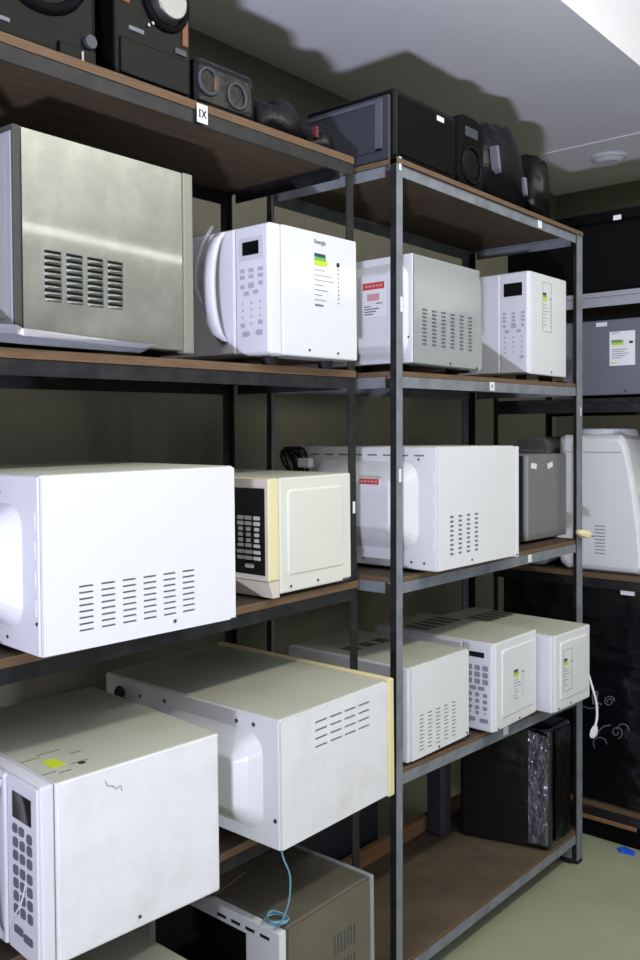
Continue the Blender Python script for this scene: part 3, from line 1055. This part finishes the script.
MB().box(w - 0.012, w + 0.001, -0.001, 0.015, -0.003, 0.004).build('corner_foot', 'rubber', t)
feet(t, w, d, max(0.004, z - rz(X, 3)))
tag(t, 'white microwave with five columns of slots, behind the grey upright', 'microwave')

X, Y, z = 2.014, 1.145, 0.5405
keys = grid((.24, .52, .80), (.725, .645, .565), .20, .06) + [(.37, .485, .24, .045), (.66, .485, .24, .045)]
keys += grid((.26, .52, .79), (.41, .335, .26), .15, .045) + [(.52, .20, .12, .04), (.27, .20, .05, .025), (.79, .20, .05, .025), (.3, .12, .3, .05), (.75, .115, .3, .05)]
t, pan, door = front_oven(X, Y, z, 0.014, 0, 0.245, 0.37, 0.227, 0.014, z - rz(X, 3), 'white', 'dusty',
                          'white microwave with grey round keys and embossed side panel', 0.086,
                          (.2, .76, .845, .905), keys, 'key', handle=False, yfront=0.06)
raised_panel(t, 0.045, 0.235, 0.025, 0.205, 'white', 0.003)
energy_label(t, 0.105, 0.168, 0.05, 0.165, -0.003, paper=False, title=False, frame=False)
screws_aisle(t, ((0.03, 0.006), (0.145, 0.008)))
for k in range(5):
    MB().box(0.04 + k * 0.038, 0.064 + k * 0.038, 0.22, 0.30, 0.2262, 0.2276).build('top_vent', 'topvent', t)

X, Y, z = 2.272, 1.110, 0.536
t, pan, door = front_oven(X, Y, z, -0.03, 0, 0.232, 0.40, 0.212, 0.018, z - rz(X, 3), 'white', 'dusty',
                          'white microwave with embossed side panel and white cord at the rack end', 0.08,
                          None, [], 'key', handle=False, yfront=0.09)
raised_panel(t, 0.045, 0.218, 0.025, 0.190, 'white', 0.003)
energy_label(t, 0.062, 0.115, 0.05, 0.165, -0.003, paper=False, title=False, frame=True)
screws_aisle(t, ((0.04, 0.008), (0.11, 0.010)))
for k in range(5):
    MB().box(0.04 + k * 0.038, 0.064 + k * 0.038, 0.24, 0.32, 0.2112, 0.2126).build('top_vent', 'topvent', t)
cordp = [(0.236, 0.04, 0.12), (0.246, 0.03, 0.10), (0.252, 0.015, 0.06), (0.250, 0.0, 0.02), (0.256, -0.008, -0.02), (0.252, -0.012, -0.06), (0.240, -0.012, -0.085)]
cd = MB().tube(curve_pts(cordp, 8), 0.0036, 8).build('power_cord', 'paper', t, smooth=True)
cd['label'] = 'white power cord with plug'
mb = MB()
mb.loops([[(0.240 + a * s - (0.006 * k), -0.012 + b * s, -0.083 - 0.012 * k) for a, b in ((-.006, -.006), (.006, -.006), (.006, .006), (-.006, .006))]
          for k, s in ((0, .7), (1, 1.3), (2, 1.3), (2.6, .8))])
mb.build('plug', 'paper', cd)

# ============================================================ wrapped box on the bottom shelf
zb = rz(2.4, 4) + 0.001
foot = [(2.392, 1.172), (2.530, 1.176), (2.500, 1.46), (2.318, 1.43)]
t = empty('wrapped_box', (2.392, 1.172, zb))
mb = MB()
top = [(x + dx, y + dy) for (x, y), (dx, dy) in zip(foot, ((0.005, 0.0), (0, 0), (0, 0), (0.0, 0)))]
mb.hexa([(x - 2.392, y - 1.172, 0) for x, y in foot] + [(x - 2.392, y - 1.172, 0.352) for x, y in top])
bx = mb.build('box', 'film', t, 0.012, seg=3)


def crumpled(p00, p10, p11, p01, nu, nv, amp, seed, off):
    mb = MB()
    n = (Vector(p10) - Vector(p00)).cross(Vector(p01) - Vector(p00)).normalized()
    for i in range(nu + 1):
        for j in range(nv + 1):
            u, v = i / nu, j / nv
            p = (Vector(p00) * (1 - u) + Vector(p10) * u) * (1 - v) + (Vector(p01) * (1 - u) + Vector(p11) * u) * v
            k = noise.noise(Vector((u * 3 + seed, v * 7, seed))) + 0.6 * noise.noise(Vector((u * 9 + seed, v * 22, seed)))
            mb.v.append(tuple(p + n * (off + amp * k)))
    for i in range(nu):
        for j in range(nv):
            a = i * (nv + 1) + j
            mb.f.append((a, a + nv + 1, a + nv + 2, a + 1))
            mb.m.append(0)
    return mb


# loose bright film gathered along the box's near corner
q = [Vector((x - 2.392, y - 1.172, 0)) for x, y in foot]
e = (q[3] - q[0]).normalized()
f0, f1 = q[0] + e * 0.006, q[0] + e * 0.062
up = Vector((0, 0, 1))
o = crumpled(f1 + up * .02, f0 + up * .02, f0 + up * .33, f1 + up * .345, 12, 44, 0.007, 3.1, 0.010).build('loose_film', 'filmclear', t)
s = o.modifiers.new('thickness', 'SOLIDIFY')
s.thickness = 0.001
o2 = crumpled(q[0] + Vector((.02, -.001, .02)), q[1] + Vector((-.01, -.001, .02)), q[1] + Vector((-.01, -.001, .34)), q[0] + Vector((.02, -.001, .34)), 12, 36, 0.003, 7.7, 0.004).build('loose_film', 'bag', t)
s = o2.modifiers.new('thickness', 'SOLIDIFY')
s.thickness = 0.001
tag(t, 'black carton wrapped in crinkled clear film on the bottom shelf', 'box')
# second wrapped pack behind it
t2 = MB().box(0, 0.05, 0, 0.06, 0, 0.30).build('wrapped_pack', 'filmclear', None, 0.01)
t2.location = (2.262, 1.452, zb)
bpy.data.materials['crinkled_film']
t2.data.materials.clear()
t2.data.materials.append(M['greybox'])
tag(t2, 'slim grey pack standing behind the film wrapped carton', 'pack')

# power plug lying on the end of the third shelf
pp = empty('power_plug', (2.588, 1.166, 0.975))
pp.rotation_euler = (0.0, 0.25, -0.25)
mb = MB()
mb.loops([[(x, s * a, s * b + 0.006) for a, b in ((-.011, -.010), (.011, -.010), (.014, 0), (.011, .010), (-.011, .010), (-.014, 0))] for x, s in ((-.035, .5), (-.02, .95), (0.0, 1.1), (.016, 1.0))])
mb.build('plug_body', 'yellowcream', pp, 0.002)
for yy in (-0.006, 0.006):
    MB().cyl((0.015, yy, 0.006), (1, 0, 0), 0.0022, 0.02, 8).build('prong', 'chrome', pp)
MB().cyl((0.015, 0.0, 0.012), (1, 0, 0), 0.0022, 0.014, 8).build('prong', 'chrome', pp)
pp.location = (2.585, 1.156, 0.994)
tag(pp, 'cream three-pin power plug lying at the end of the third shelf', 'plug')


# ============================================================ things on top of the black rack
def top_thing(name, x0, x1, dep, h, yf, label, cat):
    """aisle-facing box on the top board of the black rack; x in world metres"""
    t = empty(name, (x0, yf, lz(x0, 0) + 0.001), (0, -PHI, 0))
    tag(t, label, cat)
    return t


# stereo speaker system A
t = top_thing('stereo_system', 0.672, 0.94, 0.26, 0.30, 1.26, 'black stereo with large round speaker on the black rack top', 'stereo')
MB().box(0, 0.235, 0, 0.26, 0, 0.31).build('cabinet', 'black', t, 0.014, seg=3)
MB().torus((0.125, -0.001, 0.155), (0, 1, 0), 0.082, 0.010).build('speaker_ring', 'blackmatte', t, smooth=True)
MB().cyl((0.125, 0.012, 0.155), (0, -1, 0), 0.078, 0.004, 28, r2=0.05).build('speaker_cone', 'black', t)
MB().cyl((0.125, 0.008, 0.155), (0, -1, 0), 0.026, 0.012, 20, r2=0.015).build('dust_cap', 'blackmatte', t)
MB().box(0.03, 0.07, -0.002, 0.001, 0.03, 0.036).build('nameplate', 'swirl', t)
MB().cyl((0.215, 0.002, 0.045), (0, -1, 0), 0.011, 0.010, 16).build('knob', 'greybox', t)
MB().box(0.155, 0.225, -0.006, 0.001, 0.008, 0.030).build('tape_door', 'black', t, 0.002)
MB().box(0.195, 0.200, -0.008, -0.004, 0.006, 0.024).build('trim_bar', 'chrome', t, 0.001)

# stereo B with a big chrome dial
t = top_thing('stereo_system', 0.935, 1.16, 0.26, 0.30, 1.255, 'black mini stereo with big chrome dial on the black rack top', 'stereo')
mb = MB()
mb.loops([[(x, yy, zz) for x, zz in rrect(0.0, 0.172, 0.0, 0.30, 0.018, 4)] for yy in (0.0, 0.25)])
mb.build('cabinet', 'black', t, 0.006)
MB().cyl((0.112, 0.001, 0.165), (0, -1, 0), 0.038, 0.022, 32, r2=0.034).build('dial', 'chrome', t, 0.002)
MB().torus((0.112, -0.003, 0.165), (0, 1, 0), 0.046, 0.006, 28).build('dial_ring', 'blackmatte', t, smooth=True)
MB().box(0.008, 0.032, -0.003, 0.001, 0.135, 0.20).build('amber_panel', 'orange', t, 0.003)
MB().box(0.150, 0.164, -0.003, 0.001, 0.10, 0.17).build('amber_panel', 'orange', t, 0.003)
MB().box(0.03, 0.062, -0.002, 0.001, 0.092, 0.099).build('nameplate', 'swirl', t)
MB().box(0.132, 0.158, -0.003, 0.001, 0.082, 0.092).build('nameplate', 'greybox', t)
MB().box(0.01, 0.162, -0.004, 0.001, 0.012, 0.075).build('tape_door', 'black', t, 0.004)
for k in range(2):
    MB().cyl((0.072 + k * 0.009, 0.0, 0.112 + k * 0.006), (0, -1, 0), 0.003, 0.004, 10).build('button', 'chrome', t)


def lump(name, m, L, D, H, seed, parent=None, nx=26, ny=14, amp=0.25, flat=0.5):
    """soft bag-like heap, base on z=0, spanning 0..L in x, 0..D in y"""
    mb = MB()
    for i in range(nx + 1):
        for j in range(ny + 1):
            u, v = i / nx, j / ny
            th = math.pi * v
            env = (math.sin(math.pi * min(1, max(0, u))) ** 0.2)
            k = 1 + amp * noise.noise(Vector((u * 4 + seed, v * 3, seed))) + amp * .5 * noise.noise(Vector((u * 11 + seed, v * 9, seed)))
            yy = D / 2 - math.copysign(abs(math.cos(th)) ** flat, math.cos(th)) * D / 2 * env
            zz = max(0, math.sin(th)) ** flat * H * env * k
            mb.v.append((u * L, yy, max(0.0, zz)))
    for i in range(nx):
        for j in range(ny):
            a = i * (ny + 1) + j
            mb.f.append((a, a + ny + 1, a + ny + 2, a + 1))
            mb.m.append(0)
        a = i * (ny + 1)
        mb.f.append((a + ny, a + 2 * ny + 1, a + ny + 1, a))
        mb.m.append(0)
    o = mb.build(name, m, parent, smooth=True)
    return o


t = top_thing('boombox', 1.125, 1.30, 0.2, 0.1, 1.262, 'small dark boombox lying beside the mini stereo', 'boombox')
MB().box(0, 0.165, 0, 0.17, 0, 0.105).build('cabinet', 'bag', t, 0.02, seg=3)
MB().torus((0.03, -0.001, 0.058), (0, 1, 0), 0.024, 0.004, 20, 6).build('speaker_ring', 'greybox', t, smooth=True)
MB().torus((0.105, -0.001, 0.05), (0, 1, 0), 0.024, 0.004, 20, 6).build('speaker_ring', 'greybox', t, smooth=True)
MB().box(0.045, 0.058, -0.002, 0.001, 0.045, 0.075).build('amber_panel', 'orange', t, 0.002)
l = lump('plastic_bag', 'bag', 0.16, 0.2, 0.095, 2.2)
l.location = (1.305, 1.262, lz(1.305, 0) + 0.001)
l.rotation_euler = (0, -PHI, 0)
tag(l, 'crumpled dark plastic bag between boombox and rack end', 'bag')
l = lump('cable_heap', 'bag', 0.10, 0.16, 0.055, 5.1, amp=0.5)
l.location = (1.462, 1.262, lz(1.462, 0) + 0.001)
l.rotation_euler = (0, -PHI, 0)
MB().box(0.012, 0.020, 0.005, 0.02, 0.03, 0.056).build('red_tab', 'dullred', l, 0.002)
tag(l, 'low dark heap with a red tab at the end of the black rack top', 'heap')

# ============================================================ things on top of the grey rack
zt = 1.916 + 0.001
t = empty('toaster_oven', (1.655, 1.195, zt))
MB().box(0.006, 0.27, 0, 0.27, 0.006, 0.172).build('cabinet', 'black', t, 0.012, seg=3)
MB().box(0.0, 0.008, 0.012, 0.265, 0.006, 0.155).build('side_plate', 'greybox', t, 0.002)
MB().box(-0.003, 0.001, 0.03, 0.05, 0.03, 0.14).build('side_rib', 'siderib', t, 0.001)
MB().box(-0.003, 0.001, 0.03, 0.25, 0.140, 0.148).build('side_rib', 'siderib', t, 0.001)
MB().box(-0.003, 0.001, 0.03, 0.25, 0.030, 0.036).build('side_rib', 'greybox', t, 0.001)
MB().box(0.02, 0.255, -0.003, 0.002, 0.02, 0.155).build('front_grille', 'blackmatte', t, 0.004)
MB().box(0.175, 0.205, -0.0042, -0.0025, 0.138, 0.150).build('sticker', 'paper', t)
for x in (0.03, 0.24):
    for y in (0.03, 0.24):
        MB().cyl((x, y, 0), (0, 0, 1), 0.012, 0.008, 12).build('foot', 'rubber', t)
tag(t, 'black appliance with grey ribbed side on the grey rack top', 'appliance')
t = empty('speaker_box', (1.938, 1.2, zt))
mb = MB()
mb.loops([[(x, yy, zz) for x, zz in rrect(0.0, 0.13, 0.0, 0.195, 0.04, 6)] for yy in (0.0, 0.26)])
mb.build('cabinet', 'blackmatte', t, 0.008)
MB().torus((0.065, -0.001, 0.07), (0, 1, 0), 0.045, 0.005, 24, 6).build('speaker_ring', 'black', t, smooth=True)
MB().cyl((0.065, 0.0, 0.07), (0, -1, 0), 0.04, 0.002, 24, r2=0.03).build('speaker_cone', 'black', t)
MB().box(0.035, 0.095, -0.002, 0.001, 0.14, 0.165).build('nameplate', 'greybox', t, 0.002)
tag(t, 'dark rounded speaker box between appliance and black bag', 'speaker')
l = lump('black_bag', 'bag', 0.285, 0.26, 0.225, 9.4, amp=0.22, flat=0.4)
l.location = (2.078, 1.195, zt)
MB().hexa([(0.05, -0.006, 0.09), (0.062, -0.006, 0.08), (0.062, 0.02, 0.08), (0.05, 0.02, 0.09), (0.04, -0.004, 0.15), (0.052, -0.004, 0.15), (0.052, 0.02, 0.15), (0.04, 0.02, 0.15)]).build('grey_strip', 'swirl', l, 0.002)
MB().hexa([(0.205, -0.004, 0.055), (0.215, -0.004, 0.05), (0.215, 0.02, 0.05), (0.205, 0.02, 0.055), (0.195, -0.002, 0.10), (0.212, -0.002, 0.10), (0.212, 0.02, 0.10), (0.195, 0.02, 0.10)]).build('grey_strip', 'swirl', l, 0.002)
tag(l, 'shiny black bag of parts with grey strips on the grey rack top', 'bag')
l = lump('black_bag', 'bag', 0.115, 0.24, 0.20, 12.9, amp=0.22, flat=0.4)
l.location = (2.365, 1.195, zt)
tag(l, 'small black bag beside the larger one near the rack end', 'bag')

# ============================================================ far rack along the end of the aisle
FX = 2.785
far = empty('shelving_rack', (FX, 0, 0))
DEPF = 0.42
for (y, sy) in ((0.55, 1), (1.58, -1)):
    for (x, sx) in ((0, 1), (DEPF, -1)):
        post('post', 'blacksteel', far, x, y, sx, sy, 0.0, 1.76)
post('post', 'blacksteel', far, DEPF, 1.10, -1, 1, 0.0, 1.76)
for i, zz in enumerate((1.742, 1.402, 0.838, 0.10)):
    for (x, s) in ((-0.0012, 1), (DEPF - 0.001, -1)):
        o = rail('midgrey' if i == 0 else 'blacksteel', far, 1.02, 'y', s, h=0.03)
        o.location = (x, 0.555, zz)
    me = MB().box(0.0, DEPF - 0.004, 0.552, 1.578, 0.0008, 0.016).mesh('shelf_board', ['plywood', ('midgrey', 'blacksteel', 'plyedge', 'plyedge')[i]])
    for p in me.polygons:
        if abs(p.normal.z) < 0.5:
            p.material_index = 1
    o = link('shelf_board', me, far)
    o.location = (-0.003, 0, zz)
tag(far, 'rack across the aisle end carrying the water dispenser', 'shelving')

t = empty('black_crate', (FX + 0.02, 0.62, 1.759))
MB().box(0, 0.36, 0, 0.92, 0, 0.255).build('box', 'blackmatte', t, 0.012, seg=3)
MB().box(-0.012, 0.37, -0.006, 0.926, 0.225, 0.262).build('lid', 'black', t, 0.006)
p = on_x(617, 217, FX + 0.008)
s = MB().box(-0.0008, 0.0004, -0.014, 0.012, -0.009, 0.006).build('sticker', 'paper', t)
s.location = (-0.012, p.y - 0.62, p.z - 1.759)
tag(t, 'large black crate on the highest board of the far rack', 'crate')

t = empty('microwave_oven', (FX + 0.035, 0.86, 1.428))
MB().box(0.0, 0.34, 0, 0.48, 0, 0.245).build('housing', 'fargrey', t, 0.004)
for x in (0.04, 0.30):
    for y in (0.05, 0.43):
        MB().cyl((x, y, -0.010), (0, 0, 1), 0.014, 0.011, 12).build('foot', 'rubber', t)
pa, pb = on_x(609.5, 366, FX + 0.034), on_x(635, 330, FX + 0.034)
lab = MB().box(-0.001, 0.0, pb.y - 0.86, pa.y - 0.86, pa.z - 1.428, pb.z - 1.428).build('energy_label', 'paper', t)
y0, y1, z0_, z1_ = pb.y - 0.86, pa.y - 0.86, pa.z - 1.428, pb.z - 1.428
on_panel('green_band', 'green', lab, -0.001, y0, y1, z0_, z1_, .08, .55, .66, .72, .0006)
on_panel('lime_band', 'lime', lab, -0.001, y0, y1, z0_, z1_, .08, .55, .60, .66, .0006)
on_panel('dark_band', 'teal', lab, -0.001, y0, y1, z0_, z1_, .08, .5, .72, .745, .0006)
on_panel('round_mark', 'inkdark', lab, -0.001, y0, y1, z0_, z1_, .78, .92, .63, .70, .0006)
on_panel('yellow_mark', 'lime', lab, -0.001, y0, y1, z0_, z1_, .06, .28, .06, .10, .0006)
for k, (a, b) in enumerate(((.08, .4), (.1, .7), (.1, .6), (.1, .75), (.1, .65), (.1, .5))):
    on_panel('print_line', 'ink', lab, -0.001, y0, y1, z0_, z1_, a, b, .95 - k * .012 - (.42 if k else 0) - k * .05, .965 - k * .012 - (.42 if k else 0) - k * .05, .0005)
pa, pb = on_x(596, 327, FX + 0.034), on_x(607, 322, FX + 0.034)
MB().box(-0.001, 0.0, pb.y - 0.86, pa.y - 0.86, pa.z - 1.428, pb.z - 1.428).build('sticker', 'paper', t)
MB().cyl((-0.001, pb.y - 0.86 - 0.06, 0.012), (1, 0, 0), 0.004, 0.002, 10).build('screw', 'screw', t)
tag(t, 'grey microwave with white energy label on the far rack', 'microwave')

# water dispenser
zd = 0.838 + 0.017
t = empty('water_dispenser', (FX + 0.02, 1.08, zd))
prof = [(0.012, 0.0), (0.0, 0.012), (-0.004, 0.06), (0.010, 0.20), (0.030, 0.33), (0.045, 0.415), (0.060, 0.438), (0.075, 0.443),
        (0.255, 0.443), (0.272, 0.435), (0.285, 0.02), (0.27, 0.0)]
prof = [(0.000, 0.0), (-0.014, 0.010), (-0.016, 0.05), (-0.006, 0.16), (0.012, 0.28), (0.032, 0.39), (0.044, 0.43), (0.060, 0.445),
        (0.250, 0.445), (0.268, 0.435), (0.285, 0.08), (0.265, 0.02), (0.24, 0.0)]
mb = MB()


def ring(x, ins):
    cy = sum(p[0] for p in prof) / len(prof)
    cz = sum(p[1] for p in prof) / len(prof)
    return [(x, a + (cy - a) * ins, b + (cz - b) * ins) for a, b in prof]


mb.loops([ring(0.0, 0.10), ring(0.004, 0.05), ring(0.018, 0.0), ring(0.28, 0.0), ring(0.30, 0.06)])
mb.build('housing', 'white', t, 0.002)
MB().cyl((0.13, 0.155, 0.444), (0, 0, 1), 0.105, 0.022, 36, r2=0.098).build('bottle_collar', 'whiteplastic', t, 0.003)
# niche on the aisle side
MB().box(0.055, 0.245, -0.022, 0.03, 0.050, 0.27).build('tap_niche', 'smoke', t, 0.006)
MB().box(0.05, 0.25, -0.028, 0.02, 0.03, 0.052).build('drip_tray', 'dusty', t, 0.004)
MB().box(0.05, 0.25, -0.024, 0.03, 0.262, 0.278).build('niche_lip', 'whiteplastic', t, 0.004)
MB().cyl((0.15, -0.03, 0.235), (0, 0, 1), 0.010, 0.03, 12).build('tap', 'white', t)
mb = MB()
for k in range(9):
    mb.box(-0.0005, 0.002, 0.105, 0.14, 0.06 + k * 0.011, 0.0635 + k * 0.011)
mb.build('side_vents', 'key', t)
MB().box(-0.001, 0.012, 0.05, 0.25, 0.388, 0.390).build('seam', 'key', t)
MB().box(0.0035, 0.006, 0.115, 0.155, 0.402, 0.407).build('maker_mark', 'key', t)
MB().box(0.07, 0.12, 0.035, 0.06, 0.385, 0.395).build('badge', 'inkdark', t, 0.001)
tag(t, 'white tabletop water dispenser standing on the far rack', 'water dispenser')

t = empty('grey_appliance', (FX + 0.03, 1.385, zd))
mb = MB()
mb.loops([[(xx, yy, zz) for yy, zz in rrect(0, 0.13, 0, 0.44, 0.04, 5)] for xx in (0.0, 0.26)])
mb.build('housing', 'smoke', t, 0.01)
MB().box(-0.004, 0.002, 0.02, 0.105, 0.345, 0.375).build('dark_inset', 'teal', t, 0.002)
MB().box(-0.003, 0.002, 0.02, 0.105, 0.385, 0.395).build('trim_strip', 'midgrey', t, 0.001)
tag(t, 'rounded grey appliance behind the dark grey microwave, beside the dispenser', 'appliance')

# film wrapped black cabinet below
zc = 0.10 + 0.017
t = empty('wrapped_cabinet', (FX + 0.004, 0.62, zc))
MB().box(0.012, 0.38, 0, 0.93, 0, 0.70).build('cabinet', 'black', t, 0.015, seg=3)
o = crumpled((0.008, 0.925, 0.005), (0.008, 0.005, 0.005), (0.008, 0.005, 0.695), (0.008, 0.925, 0.695), 90, 66, 0.006, 1.3, 0.004).build('stretch_film', 'film', t)
s = o.modifiers.new('thickness', 'SOLIDIFY')
s.thickness = 0.0008
s.offset = -1


def spiral(cx, cy, r0, turns, start, grow, flip=1, n=40):
    """flourish in the cabinet's front plane (y to the image left, z up)"""
    pts = []
    for k in range(n + 1):
        s = k / n
        a = start + flip * s * turns * 2 * math.pi
        r = r0 * (grow + (1 - grow) * s)
        pts.append((cx + r * math.cos(a), cy + r * math.sin(a)))
    return pts


def print_curve(name, pix, r=0.0022):
    pts = []
    for (x, y) in pix:
        p = on_x(x, y, FX + 0.004)
        pts.append((-0.004, p.y - 0.62, p.z - zc))
    return MB().tube(pts, r, 5).build(name, 'swirl', t)


print_curve('printed_scroll', spiral(609.5, 701, 5.5, 1.6, 2.5, .25), 0.0016)
print_curve('printed_scroll', spiral(617, 732, 6.5, 1.3, -0.6, .2), 0.0016)
print_curve('printed_scroll', [(x.x, x.y) for x in curve_pts([(597, 736, 0), (600, 730, 0), (605, 726, 0), (611, 725, 0)], 6)], 0.0018)
print_curve('printed_scroll', [(x.x, x.y) for x in curve_pts([(595, 748, 0), (594, 741, 0), (600, 737, 0), (606, 740, 0), (607, 744, 0)], 6)], 0.0014)
print_curve('printed_scroll', [(x.x, x.y) for x in curve_pts([(617, 729, 0), (621, 724, 0), (627, 725, 0), (630, 731, 0)], 6)], 0.0014)
print_curve('printed_letter', [(x.x, x.y) for x in curve_pts([(594, 704, 0), (593, 694, 0), (598, 692, 0), (597, 702, 0), (602, 704, 0)], 6)], 0.0024)
print_curve('printed_letter', [(x.x, x.y) for x in curve_pts([(584, 706, 0), (590, 708, 0), (600, 707, 0)], 6)], 0.0016)
pa, pb = on_x(620.5, 594.5, FX), on_x(634, 589.5, FX)
MB().box(-0.004, 0.004, pb.y - 0.62, pa.y - 0.62, pa.z - zc, pb.z - zc).build('sticker', 'paper', t)
tag(t, 'black cabinet wrapped in stretch film with silver scrollwork under the dispenser', 'cabinet')
# plinth under the far rack
pz = MB().box(0, 0.02, 0, 1.0, 0, 0.095).build('plinth_board', 'blackmatte', None, 0.002)
pz.location = (FX + 0.006, 0.59, 0.0)
tag(pz, 'dark plinth board standing on the floor under the far rack', 'board')
pb_ = MB().box(0, 0.012, 0, 0.20, 0, 0.012).build('wood_strip', 'wood', None, 0.001)
p = on_x(608, 824, FX - 0.006)
pb_.location = (FX - 0.008, p.y - 0.09, 0.058)
pb_.location.x = FX - 0.0065
tag(pb_, 'thin wooden strip along the dark plinth of the far rack', 'strip')

# blue scrap on the floor
p = on_z(629, 850, 0.0)
mb = MB()
n = 9
ringo = [(0.020 * math.cos(2 * math.pi * k / n) * (1 + .25 * math.sin(k * 2.3)), 0.03 * math.sin(2 * math.pi * k / n) * (1 + .2 * math.cos(k * 3.1))) for k in range(n)]
mb.loops([[(a, b, 0.0005) for a, b in ringo], [(a * .9, b * .9, 0.006 + 0.003 * math.sin(i * 2)) for i, (a, b) in enumerate(ringo)]])
bs = mb.build('plastic_scrap', 'blue', None)
bs.location = (p.x - 0.02, p.y, 0.0)
tag(bs, 'small bright blue plastic scrap on the floor', 'scrap')
